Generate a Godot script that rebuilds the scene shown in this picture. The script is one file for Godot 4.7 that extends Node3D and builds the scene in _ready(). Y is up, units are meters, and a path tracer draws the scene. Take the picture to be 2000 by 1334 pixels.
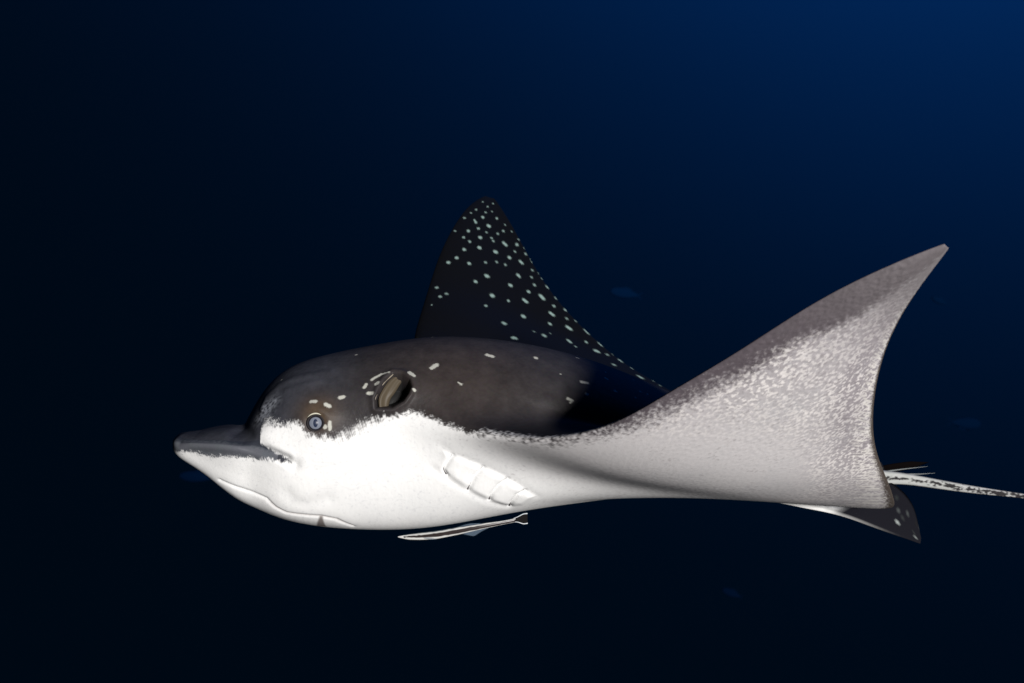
extends Node3D
# A spotted eagle ray banking past the camera in dark blue water, a small sharksucker fish below its belly.
# Animals are built in metres in frames of their own and then turned into the water.

const PITCH := 0.42            # how far the camera looks up
const EYE := Vector3(0, 2, 0)
const SEED := 20

# stations along the ray's body: x, z of the midline, heights of back, side and belly, half width, and how square the ring is
const STATIONS := [
	[-0.5406, 0.2011, 0.0138, 0.0081, -0.0034, 0.024, 0.6, 0.92, 0.95, 0.6],
	[-0.5296, 0.1977, 0.0216, 0.0099, -0.0161, 0.052, 0.6, 0.94, 0.93, 0.62],
	[-0.499, 0.1884, 0.0265, 0.009, -0.0387, 0.076, 0.6, 0.95, 0.8, 0.55],
	[-0.4612, 0.177, 0.0329, 0.0052, -0.0735, 0.096, 0.6, 0.95, 0.78, 0.55],
	[-0.436, 0.1693, 0.0372, 0.0018, -0.0906, 0.101, 0.55, 0.93, 0.8, 0.58],
	[-0.4167, 0.1634, 0.0727, 0.0033, -0.1008, 0.107, 0.5, 0.93, 0.85, 0.6],
	[-0.3761, 0.1511, 0.1218, 0.0145, -0.1191, 0.122, 0.55, 0.93, 0.95, 0.65],
	[-0.3083, 0.1305, 0.1486, 0.0261, -0.1349, 0.134, 0.55, 0.93, 0.97, 0.66],
	[-0.2179, 0.103, 0.1674, 0.0436, -0.1437, 0.146, 0.55, 0.93, 0.97, 0.66],
	[-0.1242, 0.0745, 0.1789, 0.0266, -0.1396, 0.165, 0.55, 0.95, 0.97, 0.62],
	[0, 0.0367, 0.17, 0.0065, -0.1195, 0.18, 0.55, 0.95, 0.84, 0.52],
	[0.1396, -0.0057, 0.1365, -0.0138, -0.1083, 0.175, 0.55, 0.95, 0.62, 0.4],
	[0.2865, -0.0504, 0.0773, -0.0387, -0.1022, 0.15, 0.55, 0.95, 0.62, 0.4],
	[0.4414, -0.0975, 0.0101, -0.0648, -0.1076, 0.115, 0.55, 0.95, 0.82, 0.55],
	[0.5714, -0.137, -0.0485, -0.0891, -0.1197, 0.075, 0.6, 0.95, 0.97, 0.62],
	[0.6613, -0.1644, -0.0772, -0.0959, -0.121, 0.034, 0.7, 0.92, 0.92, 0.7],
	[0.7656, -0.1961, -0.0918, -0.1022, -0.1166, 0.0145, 0.7, 0.92, 0.92, 0.7],
	[0.8736, -0.2289, -0.1131, -0.1209, -0.1321, 0.0115, 0.7, 0.92, 0.92, 0.7],
	[0.9981, -0.2668, -0.138, -0.1434, -0.1509, 0.0068, 0.7, 0.92, 0.92, 0.7],
	[1.1674, -0.3183, -0.1681, -0.1704, -0.1758, 0.006, 0.7, 0.92, 0.92, 0.7],
	[1.4459, -0.4029, -0.2213, -0.224, -0.2282, 0.004, 0.7, 0.92, 0.92, 0.7]]
const NEAR_LEAD := [Vector3(-0.0542, 0.0313, 0.28), Vector3(0.0371, 0.0283, 0.34), Vector3(0.1277, 0.0522, 0.4), Vector3(0.2114, 0.1045, 0.45), Vector3(0.2905, 0.1575, 0.49), Vector3(0.3703, 0.2147, 0.53), Vector3(0.4409, 0.2557, 0.57), Vector3(0.5096, 0.2864, 0.6)]
const NEAR_TRAIL := [Vector3(0.6931, -0.1386, -0.04), Vector3(0.6694, -0.1029, 0.06), Vector3(0.6217, -0.0567, 0.15), Vector3(0.568, 0.0019, 0.24), Vector3(0.5247, 0.0713, 0.34), Vector3(0.5024, 0.1471, 0.43), Vector3(0.5013, 0.2148, 0.51), Vector3(0.5155, 0.2823, 0.599)]
const NEAR_BODY := [Vector2(0.085, 0.002), Vector2(0.065, 0.006), Vector2(0.05, 0.008), Vector2(0.036, 0.01), Vector2(0.026, 0.01), Vector2(0.018, 0.008), Vector2(0.012, 0.004), Vector2(0.006, 0.001)]
const FAR_LEAD := [Vector3(-0.1943, 0.1185, -0.08), Vector3(-0.2, 0.169, -0.18), Vector3(-0.1935, 0.2313, -0.27), Vector3(-0.1821, 0.2981, -0.36), Vector3(-0.1658, 0.3685, -0.44), Vector3(-0.1405, 0.4389, -0.52), Vector3(-0.1067, 0.5013, -0.6), Vector3(-0.067, 0.5383, -0.66)]
const FAR_TRAIL := [Vector3(0.6699, -0.1142, -0.28), Vector3(0.4911, -0.0188, -0.3), Vector3(0.3434, 0.0648, -0.33), Vector3(0.2383, 0.1303, -0.38), Vector3(0.1343, 0.2307, -0.44), Vector3(0.0606, 0.336, -0.52), Vector3(0.0038, 0.4486, -0.6), Vector3(-0.0438, 0.5319, -0.66)]
const FAR_BODY := [Vector2(0.085, 0.03), Vector2(0.065, 0.02), Vector2(0.05, 0.012), Vector2(0.036, 0.01), Vector2(0.026, 0.008), Vector2(0.018, 0.006), Vector2(0.012, 0.004), Vector2(0.006, 0.001)]
const SIDE := Vector3(0.291, 0, 0.957)   # from the midline towards the ray's left
const BACK := Vector3(0.957, 0, -0.291)  # from snout to tail
const FIRST := 8
const LAST := 14
const CHORD := [0.0, 0.13, 0.31, 0.5, 0.68, 0.85, 1.0]
const FULL := [0.0, 0.8, 1.0, 0.85, 0.6, 0.32, 0.0]

var frame := Transform3D()
var taken := {}

# ---------------------------------------------------------------- naming
func numbered(called: String) -> String:
	if not taken.has(called):
		taken[called] = 0
		return called
	taken[called] += 1
	return "%s_%03d" % [called, taken[called]]

func tag(o: Node, label: String, category: String, group := "") -> void:
	o.set_meta("label", label)
	o.set_meta("category", category)
	if group != "":
		o.set_meta("group", group)

func part(called: String, mesh: Mesh, material: Material, parent: Node) -> MeshInstance3D:
	var o := MeshInstance3D.new()
	o.name = called
	o.mesh = mesh
	o.material_override = material
	o.cast_shadow = GeometryInstance3D.SHADOW_CASTING_SETTING_ON
	parent.add_child(o, true)
	return o

# ---------------------------------------------------------------- subdivision surface
# pos: control points, att: (dorsal +1 .. ventral -1, span, chord) of each; faces: arrays of indices
func subdivide_first(pos: PackedVector3Array, att: PackedVector3Array, faces: Array) -> Array:
	var n := pos.size()
	var edges := {}
	var e_ends := []
	var e_faces := []
	var f_edges := []
	for f in faces.size():
		var list := []
		var c: Array = faces[f]
		for i in c.size():
			var a: int = c[i]
			var b: int = c[(i + 1) % c.size()]
			var key := mini(a, b) * 100000 + maxi(a, b)
			if not edges.has(key):
				edges[key] = e_ends.size()
				e_ends.append([a, b])
				e_faces.append([])
			e_faces[edges[key]].append(f)
			list.append(edges[key])
		f_edges.append(list)
	var p2 := pos.duplicate()
	var a2 := att.duplicate()
	var en := e_ends.size()
	p2.resize(n + en + faces.size())
	a2.resize(n + en + faces.size())
	var q := PackedVector3Array(); q.resize(n)
	var qa := PackedVector3Array(); qa.resize(n)
	var r := PackedVector3Array(); r.resize(n)
	var ra := PackedVector3Array(); ra.resize(n)
	var val := PackedInt32Array(); val.resize(n)
	for f in faces.size():
		var s := Vector3.ZERO
		var sa := Vector3.ZERO
		for v in faces[f]:
			s += pos[v]
			sa += att[v]
		s /= faces[f].size()
		sa /= faces[f].size()
		p2[n + en + f] = s
		a2[n + en + f] = sa
		for v in faces[f]:
			q[v] += s
			qa[v] += sa
			val[v] += 1
	for e in en:
		var a: int = e_ends[e][0]
		var b: int = e_ends[e][1]
		var m := (pos[a] + pos[b]) * 0.5
		var ma := (att[a] + att[b]) * 0.5
		r[a] += m
		r[b] += m
		ra[a] += ma
		ra[b] += ma
		var f0: int = n + en + e_faces[e][0]
		var f1: int = n + en + e_faces[e][1]
		p2[n + e] = m * 0.5 + (p2[f0] + p2[f1]) * 0.25
		a2[n + e] = ma * 0.5 + (a2[f0] + a2[f1]) * 0.25
	for v in n:
		var k := float(val[v])
		p2[v] = (q[v] / k + r[v] * 2.0 / k + pos[v] * (k - 3.0)) / k
		a2[v] = (qa[v] / k + ra[v] * 2.0 / k + att[v] * (k - 3.0)) / k
	var quads := []
	for f in faces.size():
		var c: Array = faces[f]
		for i in c.size():
			quads.append([c[i], n + f_edges[f][i], n + en + f, n + f_edges[f][(i + c.size() - 1) % c.size()]])
	return [p2, a2, quads]

# quads with edge numbers, so that further rounds need no look-up
func linked(pos: PackedVector3Array, att: PackedVector3Array, quads: Array) -> Dictionary:
	var fv := PackedInt32Array()
	var fe := PackedInt32Array()
	var ev := PackedInt32Array()
	var seen := {}
	for c in quads:
		for i in 4:
			var a: int = c[i]
			var b: int = c[(i + 1) % 4]
			var key := mini(a, b) * 100000 + maxi(a, b)
			if not seen.has(key):
				seen[key] = ev.size() / 2
				ev.append(a)
				ev.append(b)
			fv.append(a)
			fe.append(seen[key])
	return {"p": pos, "a": att, "fv": fv, "fe": fe, "ev": ev}

func subdivide(m: Dictionary) -> Dictionary:
	var pos: PackedVector3Array = m.p
	var att: PackedVector3Array = m.a
	var fv: PackedInt32Array = m.fv
	var fe: PackedInt32Array = m.fe
	var ev: PackedInt32Array = m.ev
	var n := pos.size()
	var en := ev.size() / 2
	var fn := fv.size() / 4
	var p2 := PackedVector3Array(); p2.resize(n + en + fn)
	var a2 := PackedVector3Array(); a2.resize(n + en + fn)
	var q := PackedVector3Array(); q.resize(n)
	var qa := PackedVector3Array(); qa.resize(n)
	var val := PackedInt32Array(); val.resize(n)
	for f in fn:
		var i := f * 4
		var a := fv[i]; var b := fv[i + 1]; var c := fv[i + 2]; var d := fv[i + 3]
		var s := (pos[a] + pos[b] + pos[c] + pos[d]) * 0.25
		var sa := (att[a] + att[b] + att[c] + att[d]) * 0.25
		p2[n + en + f] = s
		a2[n + en + f] = sa
		q[a] += s; q[b] += s; q[c] += s; q[d] += s
		qa[a] += sa; qa[b] += sa; qa[c] += sa; qa[d] += sa
		val[a] += 1; val[b] += 1; val[c] += 1; val[d] += 1
		for k in 4:
			p2[n + fe[i + k]] += s * 0.25
			a2[n + fe[i + k]] += sa * 0.25
	var r := PackedVector3Array(); r.resize(n)
	var ra := PackedVector3Array(); ra.resize(n)
	var ev2 := PackedInt32Array(); ev2.resize(en * 4 + fn * 8)
	for e in en:
		var a := ev[e * 2]; var b := ev[e * 2 + 1]
		var h := (pos[a] + pos[b]) * 0.5
		var ha := (att[a] + att[b]) * 0.5
		r[a] += h; r[b] += h
		ra[a] += ha; ra[b] += ha
		p2[n + e] += h * 0.5
		a2[n + e] += ha * 0.5
		ev2[e * 4] = a; ev2[e * 4 + 1] = n + e
		ev2[e * 4 + 2] = n + e; ev2[e * 4 + 3] = b
	for v in n:
		var k := float(val[v])
		p2[v] = (q[v] / k + r[v] * 2.0 / k + pos[v] * (k - 3.0)) / k
		a2[v] = (qa[v] / k + ra[v] * 2.0 / k + att[v] * (k - 3.0)) / k
	var fv2 := PackedInt32Array(); fv2.resize(fn * 16)
	var fe2 := PackedInt32Array(); fe2.resize(fn * 16)
	for f in fn:
		for i in 4:
			var e1 := fe[f * 4 + i]
			var e0 := fe[f * 4 + (i + 3) % 4]
			var v := fv[f * 4 + i]
			var inner := en * 2 + f * 4 + i
			ev2[inner * 2] = n + e1; ev2[inner * 2 + 1] = n + en + f
			var o := f * 16 + i * 4
			fv2[o] = v; fv2[o + 1] = n + e1; fv2[o + 2] = n + en + f; fv2[o + 3] = n + e0
			fe2[o] = e1 * 2 + (0 if ev[e1 * 2] == v else 1)
			fe2[o + 1] = inner
			fe2[o + 2] = en * 2 + f * 4 + (i + 3) % 4
			fe2[o + 3] = e0 * 2 + (0 if ev[e0 * 2] == v else 1)
	return {"p": p2, "a": a2, "fv": fv2, "fe": fe2, "ev": ev2}

# moves the control points until the smooth surface passes close to them
func fitted(pos: PackedVector3Array, att: PackedVector3Array, faces: Array, rounds: int) -> PackedVector3Array:
	var goal := pos.duplicate()
	var p := pos.duplicate()
	for k in rounds:
		var s = subdivide_first(p, att, faces)
		s = subdivide_first(s[0], s[1], s[2])
		var now: PackedVector3Array = s[0]
		for v in p.size():
			if absf(att[v].y) < 0.99:
				p[v] += (goal[v] - now[v]) * 0.8
	return p

# splits the quads of the head, the back and the outer wings' undersides once more, for the fine pattern there
func finer(m: Dictionary) -> Dictionary:
	var p: PackedVector3Array = m.p
	var at: PackedVector3Array = m.a
	var fv: PackedInt32Array = m.fv
	var fe: PackedInt32Array = m.fe
	var out := PackedInt32Array()
	var mids := {}
	for f in fv.size() / 4:
		var i := f * 4
		var k := at[fv[i]]
		if not (absf(k.y) < 0.12 and k.z < 0.7 and (k.x > -0.6 or k.z > -0.4) or absf(k.y) > 0.35 and absf(k.y) < 0.92 and k.x <= 0.02):
			out.append_array([fv[i], fv[i + 1], fv[i + 2], fv[i + 3]])
			continue
		var mid := p.size()
		p.append((p[fv[i]] + p[fv[i + 1]] + p[fv[i + 2]] + p[fv[i + 3]]) * 0.25)
		at.append((at[fv[i]] + at[fv[i + 1]] + at[fv[i + 2]] + at[fv[i + 3]]) * 0.25)
		var e := [0, 0, 0, 0]
		for j in 4:
			var id := fe[i + j]
			if not mids.has(id):
				mids[id] = p.size()
				p.append((p[fv[i + j]] + p[fv[i + (j + 1) % 4]]) * 0.5)
				at.append((at[fv[i + j]] + at[fv[i + (j + 1) % 4]]) * 0.5)
			e[j] = mids[id]
		for j in 4:
			out.append_array([fv[i + j], e[j], mid, e[(j + 3) % 4]])
	return {"p": p, "a": at, "fv": out}

func normals_of(pos: PackedVector3Array, fv: PackedInt32Array) -> PackedVector3Array:
	var nor := PackedVector3Array()
	nor.resize(pos.size())
	for f in fv.size() / 4:
		var i := f * 4
		var a := fv[i]; var b := fv[i + 1]; var c := fv[i + 2]; var d := fv[i + 3]
		var k := (pos[c] - pos[a]).cross(pos[d] - pos[b])
		nor[a] += k; nor[b] += k; nor[c] += k; nor[d] += k
	for v in nor.size():
		nor[v] = nor[v].normalized()
	return nor

# ---------------------------------------------------------------- the ray's control cage
func ray_cage() -> Array:
	var pos := PackedVector3Array()
	var att := PackedVector3Array()
	var faces := []
	var ring := []          # ring[s][0..11]; 0 top, 3 near side, 6 belly, 9 far side
	var level := [1.0, 0.8, 0.4, 0.0, -0.4, -0.8, -1.0, -0.8, -0.4, 0.0, 0.4, 0.8]
	for s in STATIONS.size():
		var t: Array = STATIONS[s]
		var mid := Vector3(t[0], 0, t[1])
		var ids := []
		var lat := [0.0, t[6], t[7], 1.0, t[8], t[9], 0.0]
		var high := [t[2], lerpf(t[3], t[2], 0.86), lerpf(t[3], t[2], 0.45), t[3], lerpf(t[3], t[4], 0.45 + 0.45 * smoothstep(8.5, 11.0, s) * smoothstep(16.0, 14.5, s)), lerpf(t[3], t[4], 0.9 + 0.08 * smoothstep(8.5, 11.0, s)), t[4]]
		for k in 12:
			var j := k if k <= 6 else 12 - k
			var sign := 1.0 if k <= 6 else -1.0
			if j == 3 and s > FIRST and s < LAST:
				ids.append(-1)
				continue
			ids.append(pos.size())
			pos.append(mid + SIDE * (lat[j] * sign * t[5]) + Vector3.UP * high[j])
			att.append(Vector3(level[k], 0, (s - FIRST) / float(LAST - FIRST)))
		ring.append(ids)
	for s in STATIONS.size() - 1:
		for k in 12:
			var k2 := (k + 1) % 12
			var c := [ring[s][k], ring[s + 1][k], ring[s + 1][k2], ring[s][k2]]
			var gone := c.count(-1)
			if gone == 0:
				faces.append(c)
			elif gone == 1:
				c.erase(-1)
				faces.append(c)
	for cap in [0, STATIONS.size() - 1]:
		var g: Array = ring[cap]
		for c in [[g[0], g[1], g[11]], [g[1], g[2], g[10], g[11]], [g[2], g[3], g[9], g[10]], [g[3], g[4], g[8], g[9]], [g[4], g[5], g[7], g[8]], [g[5], g[6], g[7]]]:
			if cap > 0:
				c.reverse()
			faces.append(c)
	for w in 2:
		var lead: Array = NEAR_LEAD if w == 0 else FAR_LEAD
		var trail: Array = NEAR_TRAIL if w == 0 else FAR_TRAIL
		var body: Array = NEAR_BODY if w == 0 else FAR_BODY
		var up := 2 if w == 0 else 10
		var down := 4 if w == 0 else 8
		var side := 3 if w == 0 else 9
		# the loop round the root: leading edge, upper side, trailing edge, lower side
		var loop := [ring[FIRST][side]]
		for s in range(FIRST + 1, LAST):
			loop.append(ring[s][up])
		loop.append(ring[LAST][side])
		for s in range(LAST - 1, FIRST, -1):
			loop.append(ring[s][down])
		var root_lead := pos[ring[FIRST][side]]
		var last_n := Vector3.UP
		for k in lead.size():
			var l: Vector3 = lead[k]
			var t: Vector3 = trail[k]
			var before: Vector3 = root_lead if k == 0 else lead[k - 1]
			var after: Vector3 = lead[mini(k + 1, lead.size() - 1)]
			var n := (t - l).cross(after - before).normalized()
			if n.y < 0.0 and w == 0 or w == 1 and n.y < 0.0:
				n = -n
			if k == lead.size() - 1:
				n = last_n
			last_n = n
			var next := []
			var span := (k + 1.0) / lead.size() * (1.0 if w == 0 else -1.0)
			for i in 12:
				var j := i if i <= 6 else 12 - i
				var sign := 1.0 if i <= 6 else -1.0
				if i == 0 or i == 6:
					sign = 0.0
				var c: float = CHORD[j]
				var p: Vector3 = l.lerp(t, c) + n * (sign * 0.5 * body[k].x * FULL[j] - body[k].y * sin(c * PI))
				next.append(pos.size())
				pos.append(p)
				att.append(Vector3(0.4 * sign, span, c))
			for i in 12:
				var i2 := (i + 1) % 12
				var c := [loop[i], next[i], next[i2], loop[i2]]
				if w == 0:
					c.reverse()
				faces.append(c)
			loop = next
		for c in [[loop[0], loop[1], loop[11]], [loop[1], loop[2], loop[10], loop[11]], [loop[2], loop[3], loop[9], loop[10]], [loop[3], loop[4], loop[8], loop[9]], [loop[4], loop[5], loop[7], loop[8]], [loop[5], loop[6], loop[7]]]:
			if w == 1:
				c.reverse()
			faces.append(c)
	for c in faces:
		c.reverse()
	return [pos, att, faces]

func volume_of(pos: PackedVector3Array, faces: Array) -> float:
	var v := 0.0
	for c in faces:
		for i in range(1, c.size() - 1):
			v += pos[c[0]].dot(pos[c[i]].cross(pos[c[i + 1]]))
	return v / 6.0

func array_mesh(pos: PackedVector3Array, nor: PackedVector3Array, fv: PackedInt32Array, col: PackedColorArray, uv := PackedVector2Array()) -> ArrayMesh:
	var index := PackedInt32Array()
	index.resize(fv.size() / 4 * 6)
	for f in fv.size() / 4:
		var i := f * 4
		var o := f * 6
		index[o] = fv[i]; index[o + 1] = fv[i + 2]; index[o + 2] = fv[i + 1]
		index[o + 3] = fv[i]; index[o + 4] = fv[i + 3]; index[o + 5] = fv[i + 2]
	var arrays := []
	arrays.resize(Mesh.ARRAY_MAX)
	arrays[Mesh.ARRAY_VERTEX] = pos
	arrays[Mesh.ARRAY_NORMAL] = nor
	arrays[Mesh.ARRAY_INDEX] = index
	if col.size():
		arrays[Mesh.ARRAY_COLOR] = col
	if uv.size():
		arrays[Mesh.ARRAY_TEX_UV] = uv
	var mesh := ArrayMesh.new()
	mesh.add_surface_from_arrays(Mesh.PRIMITIVE_TRIANGLES, arrays)
	return mesh

const LEVELS := 5
# the border between dark back and white belly along the head, its lower end by the snout's lobe, and other lines, as seen from the ray's side
const CHEEK := [Vector2(-0.3885, 0.0099), Vector2(-0.3861, 0.0206), Vector2(-0.3854, 0.0356), Vector2(-0.3821, 0.0473), Vector2(-0.374, 0.051), Vector2(-0.3618, 0.0448), Vector2(-0.3517, 0.044), Vector2(-0.3333, 0.0458), Vector2(-0.3208, 0.041), Vector2(-0.314, 0.0291), Vector2(-0.2983, 0.0247), Vector2(-0.2793, 0.0242), Vector2(-0.2596, 0.0263), Vector2(-0.2443, 0.0357), Vector2(-0.2282, 0.0432), Vector2(-0.2142, 0.0482), Vector2(-0.1994, 0.0533), Vector2(-0.1833, 0.055), Vector2(-0.1665, 0.0595), Vector2(-0.1497, 0.0592), Vector2(-0.135, 0.0546), Vector2(-0.1196, 0.0492), Vector2(-0.1008, 0.0425), Vector2(-0.0816, 0.0366), Vector2(-0.0626, 0.0316), Vector2(-0.0438, 0.0285), Vector2(-0.0086, 0.028), Vector2(0.0302, 0.0287)]
const LOBE_LOW := [Vector2(-0.5181, 0.0005), Vector2(-0.4895, -0.0012), Vector2(-0.4655, -0.0061), Vector2(-0.431, -0.006), Vector2(-0.4079, -0.0069), Vector2(-0.3844, -0.0109), Vector2(-0.3597, -0.0125), Vector2(-0.3369, -0.0159)]
const LOBE_HIGH := [Vector2(-0.4293, 0.0293), Vector2(-0.4064, 0.0234), Vector2(-0.3868, 0.0145), Vector2(-0.3719, 0.0041), Vector2(-0.3562, -0.0052), Vector2(-0.333, -0.0176)]
const LOBE_TOP := [Vector2(-0.5142, 0.0151), Vector2(-0.496, 0.0193), Vector2(-0.4477, 0.0184), Vector2(-0.415, 0.015), Vector2(-0.3758, 0.0018), Vector2(-0.3442, -0.009)]
const SOFT_EDGE := Vector3(-0.2443, 0.0317, 0.2536)
const SOFT_FRONT := Vector3(-0.3829, 0.0352, 0.2605)
const SPIRACLE := [Vector2(-0.211, 0.0669), Vector2(-0.2123, 0.081), Vector2(-0.2059, 0.0951), Vector2(-0.1981, 0.1084), Vector2(-0.1876, 0.117), Vector2(-0.1725, 0.1156), Vector2(-0.1607, 0.1087), Vector2(-0.1569, 0.0983), Vector2(-0.1608, 0.0873), Vector2(-0.1686, 0.0765), Vector2(-0.1863, 0.0663)]
const FOREHEAD := Vector3(-0.3879, 0.0588, 0.2371)
const RIDGE := [Vector2(-0.3918, 0.0632), Vector2(-0.388, 0.0803), Vector2(-0.3691, 0.0983), Vector2(-0.3443, 0.1098), Vector2(-0.3153, 0.1165), Vector2(-0.2875, 0.1208)]
const RIDGE_LOW := [Vector2(-0.3532, 0.0932), Vector2(-0.3291, 0.1011), Vector2(-0.3018, 0.1078)]
const MOUTH_CORNER := [Vector2(-0.3011, -0.1033), Vector2(-0.2962, -0.1039), Vector2(-0.2971, -0.1274), Vector2(-0.314, -0.1269)]
const EYE_SPOT := Vector3(-0.301, 0.0451, 0.2628)
const SPIRACLE_SPOT := Vector3(-0.1843, 0.0898, 0.2372)
const MOUTH := [Vector3(-0.4552, -0.0462, 0.2371), Vector3(-0.4285, -0.0571, 0.2392), Vector3(-0.4025, -0.0656, 0.2395), Vector3(-0.3815, -0.0738, 0.2428), Vector3(-0.368, -0.0887, 0.238), Vector3(-0.3524, -0.0975, 0.2345), Vector3(-0.3285, -0.1009, 0.2343), Vector3(-0.2987, -0.1036, 0.2313), Vector3(-0.2767, -0.1096, 0.2234), Vector3(-0.2539, -0.1246, 0.2014)]
const NOSE_FOLD := [Vector3(-0.3461, -0.0646, 0.2551), Vector3(-0.3363, -0.0784, 0.2497), Vector3(-0.3179, -0.0829, 0.2472), Vector3(-0.2855, -0.0738, 0.2482)]
const GILLS := [[Vector3(-0.1019, -0.0389, 0.2332), Vector3(-0.1064, -0.0297, 0.2357), Vector3(-0.1009, -0.0184, 0.2389), Vector3(-0.0925, -0.0067, 0.2437)], [Vector3(-0.0693, -0.0644, 0.222), Vector3(-0.065, -0.0535, 0.2266), Vector3(-0.0586, -0.0397, 0.2319), Vector3(-0.0452, -0.0261, 0.2381)], [Vector3(-0.0355, -0.0825, 0.2059), Vector3(-0.0325, -0.071, 0.2139), Vector3(-0.0211, -0.0557, 0.2215), Vector3(-0.0074, -0.0458, 0.2258)], [Vector3(-0.0034, -0.0972, 0.1807), Vector3(0.0001, -0.0855, 0.1952), Vector3(0.008, -0.0736, 0.205), Vector3(0.0204, -0.0671, 0.2078)]]
const GILL_LOW := [Vector3(-0.1241, -0.0281, 0.2362), Vector3(-0.103, -0.042, 0.2324), Vector3(-0.0662, -0.0681, 0.2198), Vector3(-0.0344, -0.0864, 0.2022), Vector3(-0.0041, -0.0984, 0.1792)]
const GILL_HIGH := [Vector3(-0.1102, 0.0094, 0.2472), Vector3(-0.0925, -0.0036, 0.245), Vector3(-0.0455, -0.023, 0.2397), Vector3(-0.0076, -0.0431, 0.2274), Vector3(0.0199, -0.0628, 0.2112), Vector3(0.0403, -0.0789, 0.1921)]
const GILL_FIELD := [Vector2(-0.1131, -0.0362), Vector2(-0.103, -0.042), Vector2(-0.0662, -0.0681), Vector2(-0.0344, -0.0864), Vector2(-0.0041, -0.0984), Vector2(0.0163, -0.0962), Vector2(0.0403, -0.0789), Vector2(0.0199, -0.0628), Vector2(-0.0076, -0.0431), Vector2(-0.0455, -0.023), Vector2(-0.0925, -0.0036), Vector2(-0.1077, 0.0006)]
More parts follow.
